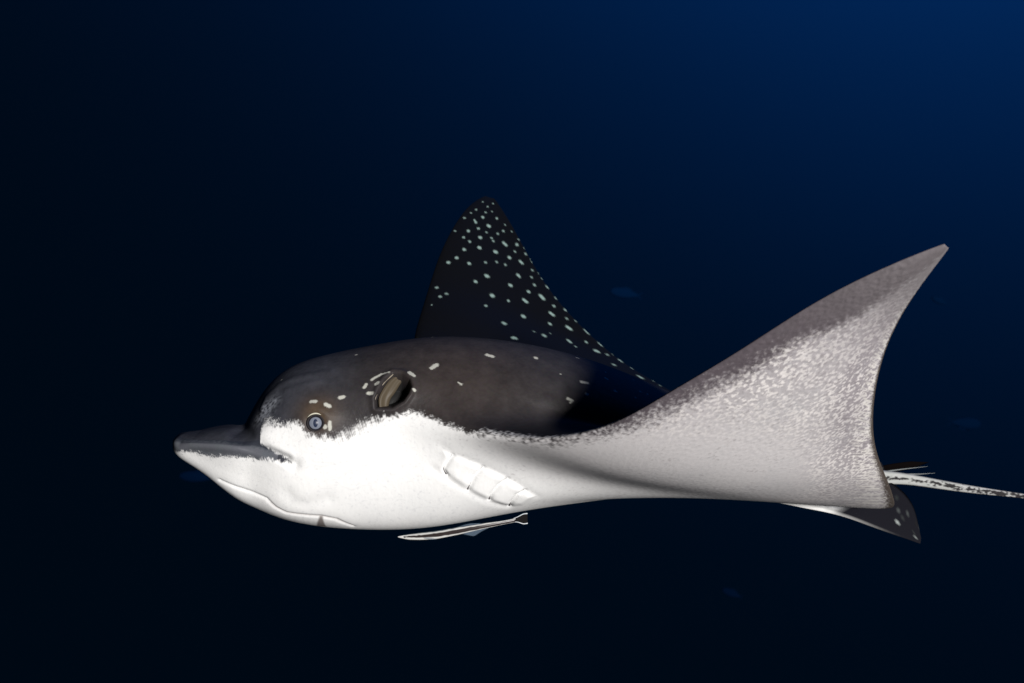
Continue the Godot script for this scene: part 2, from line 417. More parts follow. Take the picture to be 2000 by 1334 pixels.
const SPOTS := [Vector4(-0.0726, 0.5165, -0.6289, 0.0021), Vector4(-0.0474, 0.514, -0.6405, 0.0021), Vector4(-0.0602, 0.5038, -0.6225, 0.0025), Vector4(-0.0876, 0.4924, -0.5952, 0.0028), Vector4(-0.0998, 0.4824, -0.5789, 0.0024), Vector4(-0.0648, 0.4869, -0.6025, 0.0028), Vector4(-0.0494, 0.4909, -0.6156, 0.0020), Vector4(-0.1145, 0.4674, -0.5568, 0.0032), Vector4(-0.0709, 0.4723, -0.5842, 0.0040), Vector4(-0.0373, 0.4724, -0.6037, 0.0033), Vector4(-0.0907, 0.4637, -0.5638, 0.0024), Vector4(-0.0874, 0.4569, -0.5588, 0.0036), Vector4(-0.0561, 0.4495, -0.5703, 0.0052), Vector4(-0.017, 0.4557, -0.5974, 0.0024), Vector4(-0.1347, 0.4306, -0.5104, 0.0027), Vector4(-0.1036, 0.432, -0.5247, 0.0039), Vector4(-0.0806, 0.4404, -0.5462, 0.0036), Vector4(-0.0613, 0.432, -0.5496, 0.0028), Vector4(-0.0347, 0.4301, -0.5636, 0.0032), Vector4(-0.0212, 0.4382, -0.5788, 0.0032), Vector4(-0.0009, 0.4384, -0.5882, 0.0016), Vector4(-0.1135, 0.414, -0.5012, 0.0035), Vector4(-0.0754, 0.4168, -0.5253, 0.0047), Vector4(-0.0487, 0.4171, -0.5424, 0.0032), Vector4(-0.0448, 0.4098, -0.5373, 0.0032), Vector4(0.0158, 0.4175, -0.5763, 0.0024), Vector4(-0.0989, 0.4042, -0.4984, 0.0035), Vector4(-0.0764, 0.3896, -0.4964, 0.0050), Vector4(-0.0199, 0.4066, -0.5485, 0.0040), Vector4(-0.0145, 0.4011, -0.546, 0.0040), Vector4(0.0118, 0.4036, -0.5615, 0.0040), Vector4(0.0297, 0.3944, -0.5616, 0.0020), Vector4(-0.1109, 0.3829, -0.4701, 0.0042), Vector4(-0.0389, 0.3811, -0.511, 0.0055), Vector4(0.0069, 0.3847, -0.541, 0.0032), Vector4(0.0326, 0.3798, -0.5485, 0.0032), Vector4(-0.1261, 0.3608, -0.4403, 0.0042), Vector4(-0.006, 0.3683, -0.5171, 0.0047), Vector4(0.044, 0.3657, -0.541, 0.0016), Vector4(-0.1438, 0.3488, -0.4214, 0.0041), Vector4(-0.0977, 0.348, -0.44, 0.0042), Vector4(-0.061, 0.3525, -0.4661, 0.0031), Vector4(-0.0356, 0.3552, -0.485, 0.0031), Vector4(-0.0156, 0.3492, -0.4907, 0.0031), Vector4(0.0192, 0.3602, -0.5226, 0.0035), Vector4(0.0239, 0.3553, -0.5199, 0.0035), Vector4(0.0477, 0.3586, -0.5358, 0.0024), Vector4(0.048, 0.3383, -0.5144, 0.0031), Vector4(0.063, 0.3304, -0.5147, 0.0020), Vector4(-0.057, 0.3186, -0.4316, 0.0056), Vector4(0.0134, 0.3249, -0.4809, 0.0038), Vector4(0.0173, 0.3207, -0.4784, 0.0035), Vector4(0.0457, 0.3202, -0.4937, 0.0031), Vector4(0.071, 0.3168, -0.5042, 0.0027), Vector4(-0.082, 0.3044, -0.4018, 0.0044), Vector4(-0.0036, 0.2982, -0.4409, 0.0049), Vector4(0.0521, 0.3012, -0.4759, 0.0035), Vector4(0.0808, 0.2984, -0.4884, 0.0031), Vector4(0.0851, 0.2939, -0.4859, 0.0027), Vector4(-0.1641, 0.2876, -0.3457, 0.0036), Vector4(-0.1418, 0.2733, -0.3341, 0.0032), Vector4(-0.1547, 0.2667, -0.3204, 0.0036), Vector4(-0.0439, 0.2721, -0.3871, 0.0059), Vector4(0.0381, 0.2841, -0.449, 0.0042), Vector4(0.0659, 0.2751, -0.4538, 0.0046), Vector4(0.0716, 0.2682, -0.4491, 0.0045), Vector4(0.1016, 0.2705, -0.4684, 0.0038), Vector4(-0.008, 0.2609, -0.3965, 0.0033), Vector4(0.027, 0.2643, -0.421, 0.0041), Vector4(0.0323, 0.2597, -0.4189, 0.0041), Vector4(-0.057, 0.248, -0.3463, 0.0036), Vector4(0.0957, 0.2509, -0.4421, 0.0034), Vector4(0.1226, 0.2424, -0.4468, 0.0042), Vector4(-0.1703, 0.2476, -0.2899, 0.0014), Vector4(0.0253, 0.2254, -0.3731, 0.0059), Vector4(0.0868, 0.2345, -0.4203, 0.0041), Vector4(0.0928, 0.2298, -0.4183, 0.0037), Vector4(0.124, 0.222, -0.4248, 0.0026), Vector4(0.1445, 0.2165, -0.4294, 0.0023), Vector4(-0.0166, 0.209, -0.3139, 0.0057), Vector4(0.0848, 0.2092, -0.3904, 0.0041), Vector4(0.1241, 0.2027, -0.4044, 0.0041), Vector4(0.131, 0.198, -0.4025, 0.0041), Vector4(0.1659, 0.1951, -0.4177, 0.0041), Vector4(0.172, 0.1888, -0.4137, 0.0041), Vector4(0.002, 0.1775, -0.2772, 0.0042), Vector4(0.0073, 0.1772, -0.2803, 0.0038), Vector4(0.0486, 0.1915, -0.3366, 0.0025), Vector4(0.07, 0.1828, -0.3389, 0.0054), Vector4(0.084, 0.1878, -0.3591, 0.0015), Vector4(0.1237, 0.1727, -0.3645, 0.0036), Vector4(0.1281, 0.1683, -0.3604, 0.0036), Vector4(0.165, 0.1686, -0.3856, 0.0033), Vector4(0.1952, 0.1665, -0.4008, 0.0033), Vector4(0.2003, 0.1614, -0.3969, 0.0033), Vector4(0.1846, 0.1496, -0.3705, 0.0044), Vector4(0.1898, 0.1476, -0.3708, 0.0040), Vector4(0.1391, 0.159, -0.3524, 0.0025), Vector4(0.2105, 0.1407, -0.3738, 0.0029), Vector4(0.224, 0.1411, -0.3847, 0.0022), Vector4(0.2375, 0.1297, -0.3757, 0.0033), Vector4(0.2426, 0.1255, -0.3721, 0.0029), Vector4(0.222, 0.1195, -0.3427, 0.0040), Vector4(0.2638, 0.1112, -0.3622, 0.0033), Vector4(-0.1372, 0.1774, 0.0876, 0.0023), Vector4(0.1611, 0.1174, 0.0859, 0.0026), Vector4(0.1579, 0.1087, 0.108, 0.0028), Vector4(0.1624, 0.1058, 0.1091, 0.0025), Vector4(0.1731, 0.0873, 0.1287, 0.0037), Vector4(0.2754, 0.0947, -0.3342, 0.0036), Vector4(0.2815, 0.0908, -0.3311, 0.0032), Vector4(0.2129, 0.1027, 0.0573, 0.0020), Vector4(0.2198, 0.0844, 0.0914, 0.0032), Vector4(0.2331, 0.0798, 0.0857, 0.0022), Vector4(0.3073, 0.0841, -0.3398, 0.0022), Vector4(0.3205, 0.075, -0.3302, 0.0021), Vector4(0.2087, 0.0751, 0.116, 0.0022), Vector4(0.1156, 0.1032, 0.1477, 0.0044), Vector4(0.1244, 0.1013, 0.1446, 0.0044), Vector4(0.1228, 0.0836, 0.1646, 0.0036), Vector4(0.0906, 0.0777, 0.1842, 0.0039), Vector4(0.0973, 0.0745, 0.1832, 0.0030), Vector4(0.0942, 0.0712, 0.186, 0.0024), Vector4(0.0802, 0.1162, 0.1515, 0.0019), Vector4(0.1142, 0.1415, 0.0641, 0.0040), Vector4(-0.0405, 0.148, 0.16, 0.0038), Vector4(-0.0324, 0.1457, 0.161, 0.0038), Vector4(0.04, 0.1427, 0.1315, 0.0039), Vector4(-0.128, 0.1272, 0.2061, 0.0034), Vector4(-0.1229, 0.1308, 0.2018, 0.0037), Vector4(-0.1204, 0.1326, 0.1995, 0.0034), Vector4(-0.1612, 0.1169, 0.2187, 0.0031), Vector4(-0.1582, 0.1155, 0.2197, 0.0031), Vector4(-0.08, 0.1024, 0.2191, 0.0018), Vector4(-0.1521, 0.092, 0.2339, 0.0023), Vector4(-0.3087, 0.075, 0.2543, 0.0026), Vector4(-0.3016, 0.0751, 0.2541, 0.0026), Vector4(-0.2861, 0.0716, 0.2546, 0.0030), Vector4(-0.2808, 0.0694, 0.255, 0.0030), Vector4(-0.2867, 0.0393, 0.2613, 0.0034), Vector4(-0.2795, 0.046, 0.2596, 0.0026), Vector4(-0.2795, 0.0407, 0.26, 0.0029), Vector4(-0.2794, 0.0354, 0.2603, 0.0023), Vector4(-0.2661, 0.0827, 0.2479, 0.0030), Vector4(-0.2607, 0.0839, 0.2469, 0.0026), Vector4(-0.23, 0.0973, 0.237, 0.0026), Vector4(-0.2276, 0.1012, 0.2342, 0.0026), Vector4(-0.2122, 0.1007, 0.2337, 0.0026), Vector4(-0.2095, 0.1029, 0.2321, 0.0026), Vector4(-0.2233, 0.0884, 0.2415, 0.0026), Vector4(-0.2175, 0.0879, 0.2412, 0.0026), Vector4(-0.1615, 0.1186, 0.2173, 0.0032), Vector4(-0.1552, 0.1141, 0.2207, 0.0032), Vector4(-0.1539, 0.0932, 0.2335, 0.0018), Vector4(-0.2196, 0.108, 0.2287, 0.0020), Vector4(-0.217, 0.1103, 0.2268, 0.0022), Vector4(-0.2114, 0.113, 0.2243, 0.0022), Vector4(-0.2058, 0.1158, 0.2217, 0.0022), Vector4(-0.1998, 0.1168, 0.2206, 0.0021), Vector4(-0.1939, 0.1177, 0.2195, 0.0018), Vector4(-0.3686, 0.1085, 0.1986, 0.0015), Vector4(-0.2536, 0.1484, 0.1724, 0.0018), Vector4(-0.08, 0.1024, 0.2191, 0.0014), Vector4(-0.0847, 0.1052, 0.2181, 0.0014), Vector4(-0.0891, 0.4603, -0.5613, 0.0030), Vector4(-0.0172, 0.4039, -0.5473, 0.0040), Vector4(0.0215, 0.3578, -0.5212, 0.0035), Vector4(0.0153, 0.3228, -0.4797, 0.0037), Vector4(0.0829, 0.2962, -0.4871, 0.0029), Vector4(0.0688, 0.2717, -0.4515, 0.0046), Vector4(0.0297, 0.262, -0.4199, 0.0041), Vector4(0.0898, 0.2321, -0.4193, 0.0039), Vector4(0.1275, 0.2004, -0.4034, 0.0041), Vector4(0.1689, 0.192, -0.4157, 0.0041), Vector4(0.0046, 0.1774, -0.2787, 0.0040), Vector4(0.1259, 0.1705, -0.3624, 0.0036), Vector4(0.1978, 0.1639, -0.3988, 0.0033), Vector4(0.1872, 0.1486, -0.3707, 0.0042), Vector4(0.24, 0.1276, -0.3739, 0.0031), Vector4(0.1602, 0.1073, 0.1086, 0.0027), Vector4(0.2784, 0.0927, -0.3327, 0.0034), Vector4(0.12, 0.1023, 0.1462, 0.0044), Vector4(0.094, 0.0761, 0.1837, 0.0034), Vector4(0.0958, 0.0728, 0.1846, 0.0027), Vector4(-0.0364, 0.1468, 0.1605, 0.0038), Vector4(-0.1255, 0.129, 0.204, 0.0036), Vector4(-0.1216, 0.1317, 0.2006, 0.0036), Vector4(-0.1597, 0.1162, 0.2192, 0.0031), Vector4(-0.3051, 0.0751, 0.2542, 0.0026), Vector4(-0.2834, 0.0705, 0.2548, 0.0030), Vector4(-0.2795, 0.0433, 0.2598, 0.0027), Vector4(-0.2794, 0.0381, 0.2601, 0.0026), Vector4(-0.2634, 0.0833, 0.2474, 0.0028), Vector4(-0.2288, 0.0993, 0.2356, 0.0026), Vector4(-0.2108, 0.1018, 0.2329, 0.0026), Vector4(-0.2204, 0.0882, 0.2414, 0.0026), Vector4(-0.1583, 0.1163, 0.219, 0.0032), Vector4(-0.2183, 0.1091, 0.2278, 0.0021), Vector4(-0.2142, 0.1116, 0.2256, 0.0022), Vector4(-0.2086, 0.1144, 0.223, 0.0022), Vector4(-0.2028, 0.1163, 0.2212, 0.0022), Vector4(-0.1968, 0.1172, 0.22, 0.0019), Vector4(-0.0824, 0.1038, 0.2186, 0.0014)]
const LEAD_DIR := Vector3(0.62, 0.36, 0.3)

var fine := FastNoiseLite.new()
var broad := FastNoiseLite.new()
var cells := FastNoiseLite.new()
var spot_map := {}

func prepare() -> void:
	fine.seed = SEED
	fine.noise_type = FastNoiseLite.TYPE_SIMPLEX
	fine.frequency = 1.0
	fine.fractal_octaves = 2
	broad.seed = SEED + 1
	broad.noise_type = FastNoiseLite.TYPE_SIMPLEX_SMOOTH
	broad.frequency = 1.0
	broad.fractal_octaves = 2
	cells.seed = SEED + 2
	cells.noise_type = FastNoiseLite.TYPE_CELLULAR
	cells.cellular_return_type = FastNoiseLite.RETURN_DISTANCE
	cells.frequency = 1.0
	cells.fractal_type = FastNoiseLite.FRACTAL_NONE
	for s in SPOTS:
		var r: float = s.w
		var at := Vector3(s.x, s.y, s.z)
		for dx in range(-1, 2):
			for dy in range(-1, 2):
				for dz in range(-1, 2):
					var key := Vector3i((at / 0.05).floor()) + Vector3i(dx, dy, dz)
					if not spot_map.has(key):
						spot_map[key] = []
					spot_map[key].append(s)

# a point of either side as it would lie on the ray's left
func near_side(p: Vector3) -> Vector3:
	var lateral := (p - Vector3(-0.537, 0, 0.20)).dot(SIDE)
	return p - SIDE * (2.0 * lateral) if lateral < 0.0 else p

# height over a polyline that runs left to right: positive above
func over(q: Vector2, line: Array) -> float:
	var n := line.size()
	if q.x <= line[0].x:
		return q.y - line[0].y
	for i in n - 1:
		var a: Vector2 = line[i]
		var b: Vector2 = line[i + 1]
		if q.x < b.x and q.x >= a.x:
			return q.y - lerpf(a.y, b.y, (q.x - a.x) / (b.x - a.x))
	return q.y - line[n - 1].y

# distance to the edge of an outline, negative inside
func inside(q: Vector2, outline: Array) -> float:
	var best := 1.0
	var within := false
	var n := outline.size()
	for i in n:
		var a: Vector2 = outline[i]
		var b: Vector2 = outline[(i + 1) % n]
		best = minf(best, q.distance_to(Geometry2D.get_closest_point_to_segment(q, a, b)))
		if (a.y > q.y) != (b.y > q.y) and q.x < (b.x - a.x) * (q.y - a.y) / (b.y - a.y) + a.x:
			within = not within
	return -best if within else best

func away2(q: Vector2, line: Array) -> float:
	var best := 1.0
	for i in line.size() - 1:
		best = minf(best, q.distance_to(Geometry2D.get_closest_point_to_segment(q, line[i], line[i + 1])))
	return best

func away3(p: Vector3, line: Array) -> float:
	var best := 1.0
	for i in line.size() - 1:
		best = minf(best, p.distance_to(Geometry3D.get_closest_point_to_segment(p, line[i], line[i + 1])))
	return best

func along_span(span: float, table: Array) -> float:
	var f := clampf(span, 0.0, 1.0) * (table.size() - 1)
	var i := mini(int(f), table.size() - 2)
	return lerpf(table[i], table[i + 1], f - i)

func bell(x: float, w: float) -> float:
	return exp(-x * x / (w * w))

# how far the skin stands proud of the smooth body
func relief(p: Vector3, n: Vector3, a: Vector3) -> float:
	var q := near_side(p)
	var q2 := Vector2(q.x, q.y)
	var h := 0.0
	if a.z < 0.75 and absf(a.y) < 0.3:
		var to_eye := q.distance_to(EYE_SPOT)
		h += 0.008 * bell(to_eye, 0.03) - 0.011 * bell(to_eye, 0.012)
		h += 0.004 * bell(q2.distance_to(Vector2(EYE_SPOT.x, EYE_SPOT.y + 0.025)), 0.02)
		var to_hole := q.distance_to(SPIRACLE_SPOT)
		if to_hole < 0.12 and n.dot(SIDE) != 0.0:
			h += 0.006 * bell(to_hole, 0.05)
			var d := inside(q2, SPIRACLE)
			h -= 0.035 * smoothstep(0.001, -0.009, d)
			h += 0.003 * bell(d - 0.004, 0.004)
		h += 0.0022 * bell(away2(q2, RIDGE), 0.006) + 0.0015 * bell(away2(q2, RIDGE_LOW), 0.005)
		if q.x < -0.2 and q.y < 0.1:
			h -= 0.006 * bell(away2(q2, LOBE_HIGH), 0.009) + 0.0025 * bell(away2(q2, LOBE_TOP), 0.006) - 0.0015 * bell(away2(q2, LOBE_TOP) - 0.010, 0.006)
			if n.y < 0.5:
				h -= 0.0022 * bell(away3(q, MOUTH), 0.003)
				h += 0.0005 * bell(away3(q, MOUTH) - 0.012, 0.012)
				h -= 0.002 * bell(away3(q, NOSE_FOLD), 0.012)
		if q.x > -0.2 and q.x < 0.12 and a.x < 0.0:
			var low := away3(q, GILL_LOW)
			var high := away3(q, GILL_HIGH)
			h -= 0.0018 * bell(low, 0.007) + 0.0008 * bell(high, 0.007)
			var slit := 1.0
			for g in GILLS:
				slit = minf(slit, away3(q, g))
			if slit < 0.06:
				h += 0.003 * bell(slit - 0.017, 0.016) * smoothstep(0.002, -0.010, inside(q2, GILL_FIELD))
				h -= 0.003 * bell(slit, 0.003)
	if a.x < 0.0 and absf(a.y) > 0.3 and a.z < 1.0:
		var m := p - LEAD_DIR * (p.dot(LEAD_DIR) * 0.4)
		h += 0.0004 * fine.get_noise_3d(m.x * 120.0, m.y * 120.0, m.z * 120.0) * smoothstep(0.3, 0.55, absf(a.y)) * smoothstep(0.97, 0.9, absf(a.y)) * smoothstep(0.0, -0.1, a.x)
	return h

func skin(p: Vector3, n: Vector3, a: Vector3) -> Color:
	var q := near_side(p)
	var q2 := Vector2(q.x, q.y)
	var span := absf(a.y)
	if a.y > 0.9:
		a.x = minf(a.x, -0.01)
	var white := Color(0.80, 0.80, 0.79)
	var dark := Color(0.0315, 0.0295, 0.0315)
	var wobble := fine.get_noise_2d(q.x * 400.0 + q.y * 130.0, q.z * 400.0)
	var wobble2 := fine.get_noise_3d(q.x * 110.0, q.y * 110.0 + 40.0, q.z * 110.0)
	var streak := fine.get_noise_3d(p.x * 40.0, p.y * 300.0, p.z * 40.0)
	var dorsal := 0.0
	if a.z < 0.11 and span < 0.12:
		# head: above the cheek line, or on the lobe of the snout
		var soft := 0.011 * bell(q.distance_to(SOFT_EDGE), 0.034) + 0.009 * bell(q.distance_to(SOFT_FRONT), 0.022)
		var edge := wobble * 0.0045 + wobble2 * 0.0050 + 0.004 * broad.get_noise_2d(q.x * 45.0, q.y * 45.0)
		dorsal = smoothstep(-0.0055 - soft, 0.004 + soft * 0.7, over(q2, CHEEK) + edge * (1.0 + 60.0 * soft)) if q.x > CHEEK[0].x else 0.0
		var lobe := minf(over(q2, LOBE_LOW) + edge * 0.7, 0.02)
		if q.x < LOBE_LOW[LOBE_LOW.size() - 1].x:
			var under := -over(q2, LOBE_HIGH) + edge * 0.6 if q.x > LOBE_HIGH[0].x else 1.0
			if q.x < CHEEK[1].x:
				under = maxf(under, 0.004)
			dorsal = maxf(dorsal, smoothstep(-0.0035, 0.003, minf(lobe, under)))
		if n.dot(Vector3.UP) > 0.6 and q.y > -0.01:
			dorsal = 1.0
	else:
		# wings: the dark of the upper side goes round the leading edge
		var band := along_span(span, [-0.003, -0.003, -0.002, 0.003, 0.018, 0.036, 0.058, 0.125, 0.27, 0.42, 0.6])
		var rag := wobble * (0.008 + 0.03 * span * span) + wobble2 * (0.007 + 0.09 * span * span) + 0.07 * span * span * broad.get_noise_3d(p.x * 9.0, p.y * 9.0, p.z * 9.0)
		var round := maxf(a.z - 0.043, 0.0) * (1.0 if a.x > 0.0 else -1.0)
		dorsal = smoothstep(-0.005 - 0.16 * span * span, 0.005 + 0.10 * span * span, round + band - rag)
		if a.x > 0.0 and (a.z > 0.058 or a.y < 0.0):
			dorsal = 1.0
		if a.z > 0.9 and a.x <= 0.0 and span > 0.15 and a.z < 1.02:
			dorsal = maxf(dorsal, smoothstep(0.922, 0.942, a.z + 0.01 * wobble))
		if a.z > 1.02:
			white = white.lerp(Color(0.33, 0.36, 0.33), smoothstep(1.1, 1.3, a.z)).lerp(Color(0.25, 0.26, 0.24), smoothstep(1.4, 1.75, a.z))
			# tail: pale with a dark line along its side that breaks into blotches
			var end := smoothstep(1.3, 1.85, a.z)
			var blotch := fine.get_noise_3d(p.x * 70.0, p.y * 130.0, p.z * 70.0)
			dorsal = smoothstep(-0.12, 0.12, 0.12 + 0.55 * end - absf(a.x + 0.1) + blotch * (0.3 + 1.1 * end))
			if a.z < 1.2:
				dorsal = maxf(dorsal, smoothstep(0.0, 0.2, a.x) * smoothstep(1.25, 1.15, a.z))
	# white underside, greyer and mottled towards tip and trailing edge
	var pale := white
	if span > 0.03 or a.z > 0.2:
		var far_out := smoothstep(0.25, 0.9, span)
		var behind := smoothstep(0.5, 0.95, a.z) * smoothstep(0.02, 0.25, span)  # partly pigment, partly painted shade on the lower inner wing
		var ahead := smoothstep(0.35, 0.0, a.z) * smoothstep(0.25, 0.6, span)
		var grey := clampf(far_out * 0.8 + behind * 0.75 + ahead * 0.35, 0.0, 1.0)
		pale = white.lerp(Color(0.78, 0.755, 0.755), smoothstep(0.03, 0.25, span))
		var along := p.dot(LEAD_DIR)
		var m := p - LEAD_DIR * (along * 0.4)
		var mottle := fine.get_noise_3d(m.x * 120.0, m.y * 120.0, m.z * 120.0) + 0.45 * broad.get_noise_3d(p.x * 22.0, p.y * 22.0, p.z * 22.0)
		# inner wing: pale with a few faint flecks; outer wing: grey with white flecks
		var few := smoothstep(0.78 - 0.25 * grey, 0.98 - 0.2 * grey, 0.5 + 0.55 * mottle)
		pale = pale.lerp(Color(0.40, 0.37, 0.37), few * (0.45 + 0.3 * grey))
		pale = pale.lerp(Color(0.345, 0.315, 0.335), clampf(grey * 1.05, 0.0, 0.92))
		var white_flecks := smoothstep(0.48, 0.68, 0.5 + 0.6 * fine.get_noise_3d(m.x * 140.0 + 9.0, m.y * 140.0, m.z * 140.0) + 0.16 * broad.get_noise_3d(p.x * 26.0, p.y * 26.0 + 5.0, p.z * 26.0))
		pale = pale.lerp(Color(0.86, 0.82, 0.80), white_flecks * smoothstep(0.08, 0.4, grey) * smoothstep(0.98, 0.7, span) * (0.75 + 0.5 * broad.get_noise_3d(p.x * 7.0, p.y * 7.0 + 2.0, p.z * 7.0)))
		var dash := smoothstep(0.0, 0.35, fine.get_noise_2d(span * 130.0, a.z * 9.0)) * smoothstep(0.80, 0.90, a.z) * smoothstep(0.1, 0.25, span)
		pale = pale.lerp(Color(0.80, 0.77, 0.72), dash * 0.8)
		pale = pale.lerp(Color(0.25, 0.23, 0.238), clampf(0.9 * smoothstep(0.74, 0.95, span), 0.0, 0.92))
		pale = pale.lerp(Color(0.50, 0.49, 0.49), 0.55 * smoothstep(0.16, 0.02, span) * smoothstep(0.30, 0.55, a.z) * (0.8 + 0.6 * streak))  # shade painted along the belly strip and wing root
		pale = pale * (1.0 + 0.12 * streak * behind)
	var vein := absf(broad.get_noise_3d(p.x * 14.0, p.y * 30.0, p.z * 14.0 + 7.0))
	var cloud := broad.get_noise_3d(p.x * 6.0 + 3.0, p.y * 6.0, p.z * 6.0)
	pale = pale.lerp(Color(0.52, 0.53, 0.55), 0.22 * smoothstep(0.05, 0.0, vein) * smoothstep(-0.1, 0.4, cloud) + 0.10 * smoothstep(0.0, 0.5, cloud) + 0.25 * smoothstep(0.42, 0.6, wobble2))
	if q.x > -0.16 and q.x < 0.07 and q.y < 0.02:
		pale = pale.lerp(Color(0.88, 0.88, 0.87), smoothstep(0.004, -0.006, inside(q2, GILL_FIELD)))  # gill flaps painted whiter, as if more brightly lit
	# dark upper side
	var coat := dark.lerp(Color(0.050, 0.038, 0.033), 0.55 * bell(q.distance_to(SPIRACLE_SPOT + Vector3(0.09, 0.02, -0.04)), 0.12))
	coat = coat.lerp(Color(0.045, 0.048, 0.060), 0.8 * smoothstep(-0.22, -0.32, q.x))
	coat = coat.lerp(Color(0.075, 0.052, 0.034), bell(q.distance_to(EYE_SPOT + Vector3(0.004, 0.014, 0)), 0.032))
	coat = coat.lerp(Color(0.0060, 0.0060, 0.0055), smoothstep(0.05, 0.3, span) if a.x > 0.0 else 0.0)
	if a.x <= 0.0 and span > 0.02:
		coat = coat.lerp(Color(0.115, 0.098, 0.110), smoothstep(0.12, 0.5, span))
		coat = coat.lerp(Color(0.20, 0.18, 0.19), smoothstep(0.62, 0.95, span))
		coat = coat.lerp(Color(0.085, 0.070, 0.060), smoothstep(0.90, 0.93, a.z))
	coat *= 1.0 + (0.25 - 0.2 * minf(span * 4.0, 1.0)) * broad.get_noise_3d(p.x * 30.0, p.y * 30.0, p.z * 30.0) + 0.12 * wobble2
	if a.x > -0.05 or span < 0.02:
		var key := Vector3i((p / 0.05).floor())
		if spot_map.has(key):
			for s in spot_map[key]:
				var d: float = p.distance_to(Vector3(s.x, s.y, s.z)) / (s.w * (0.72 if s.x > 0.06 and span < 0.15 else 1.0)) * (1.0 + 0.2 * wobble)
				coat = coat.lerp(Color(0.46, 0.46, 0.41).lerp(Color(0.24, 0.34, 0.31), smoothstep(0.05, 0.3, span)), smoothstep(1.3, 0.7, d))  # teal dimming by water and shade painted into the wing spots
	# shimmer of the flash painted into the forehead's colour, above the white cheek
	var painted_sheen := bell(q.distance_to(FOREHEAD), 0.016) + 0.6 * bell(q.distance_to(FOREHEAD + Vector3(0.014, 0.016, 0.0)), 0.012)
	coat = coat.lerp(Color(0.34, 0.36, 0.40), clampf(painted_sheen * (0.55 + 0.9 * wobble2), 0.0, 0.8))
	var hole := q.distance_to(SPIRACLE_SPOT)
	if hole < 0.06:
		coat = coat.lerp(Color(0.02, 0.02, 0.022), smoothstep(-0.002, -0.006, inside(q2, SPIRACLE)))
	if q.x < -0.2 and q.y < -0.08:
		pale = pale.lerp(Color(0.22, 0.20, 0.19), smoothstep(0.0015, -0.002, inside(q2, MOUTH_CORNER)))
		pale = pale.lerp(Color(0.45, 0.41, 0.39), 0.6 * bell(away3(q, MOUTH), 0.0018))
	if q.x < LOBE_LOW[6].x and q.y < 0.02:
		var ledge := smoothstep(-0.003, 0.003, over(q2, LOBE_TOP) + wobble2 * 0.002)
		coat = coat.lerp(Color(0.105, 0.112, 0.128).lerp(Color(0.030, 0.036, 0.046), ledge), 0.85)  # light from the left painted into the lobe's paler strip
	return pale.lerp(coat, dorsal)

# a closed tube through rings of points, as (points, quads)
func loft(rings: Array) -> Array:
	var pos := PackedVector3Array()
	var fv := PackedInt32Array()
	var n: int = rings[0].size()
	for r in rings:
		for q in r:
			pos.append(q)
	for s in rings.size() - 1:
		for k in n:
			var k2 := (k + 1) % n
			fv.append_array([s * n + k, (s + 1) * n + k, (s + 1) * n + k2, s * n + k2])
	for e in 2:
		var base := 0 if e == 0 else (rings.size() - 1) * n
		var mid := Vector3.ZERO
		for k in n:
			mid += pos[base + k] / n
		pos.append(mid)
		for k in n:
			var k2 := (k + 1) % n
			if e == 0:
				fv.append_array([pos.size() - 1, base + k, base + k2, base + k2])
			else:
				fv.append_array([pos.size() - 1, base + k2, base + k, base + k])
	var v := 0.0
	for f in fv.size() / 4:
		v += pos[fv[f * 4]].dot(pos[fv[f * 4 + 1]].cross(pos[fv[f * 4 + 2]])) + pos[fv[f * 4]].dot(pos[fv[f * 4 + 2]].cross(pos[fv[f * 4 + 3]]))
	if v < 0.0:
		for f in fv.size() / 4:
			var t := fv[f * 4 + 1]
			fv[f * 4 + 1] = fv[f * 4 + 3]
			fv[f * 4 + 3] = t
	return [pos, fv]

func loft_mesh(rings: Array, tint := 0) -> ArrayMesh:
	var l := loft(rings)
	var nor := normals_of(l[0], l[1])
	var col := PackedColorArray()
	for v in l[0].size() if tint > 0 else 0:
		col.append(fin_tint(l[0][v], v) if tint == 1 else remora_tint(l[0][v], v))
	return array_mesh(l[0], nor, l[1], col)

# a tube of changing radius along a line
func tube_mesh(line: Array, radii: Array, sides := 8) -> ArrayMesh:
	var rings := []
	for i in line.size():
		var a: Vector3 = line[maxi(i - 1, 0)]
		var b: Vector3 = line[mini(i + 1, line.size() - 1)]
		var t := (b - a).normalized()
		var u := t.cross(Vector3(0.3, 0.2, 1.0)).normalized()
		var w := t.cross(u)
		var ring := []
		for k in sides:
			var g := TAU * k / sides
			ring.append(line[i] + (u * cos(g) + w * sin(g)) * radii[i])
		rings.append(ring)
	return loft_mesh(rings)

func smooth_line(points: Array, per: int) -> Array:
	var curve := Curve3D.new()
	for i in points.size():
		var a: Vector3 = points[maxi(i - 1, 0)]
		var b: Vector3 = points[mini(i + 1, points.size() - 1)]
		curve.add_point(points[i], (a - b) / 6.0, (b - a) / 6.0)
	var out := []
	for i in (points.size() - 1) * per + 1:
		out.append(curve.sample(i / per, float(i % per) / per) if i < (points.size() - 1) * per else points[points.size() - 1])
	return out

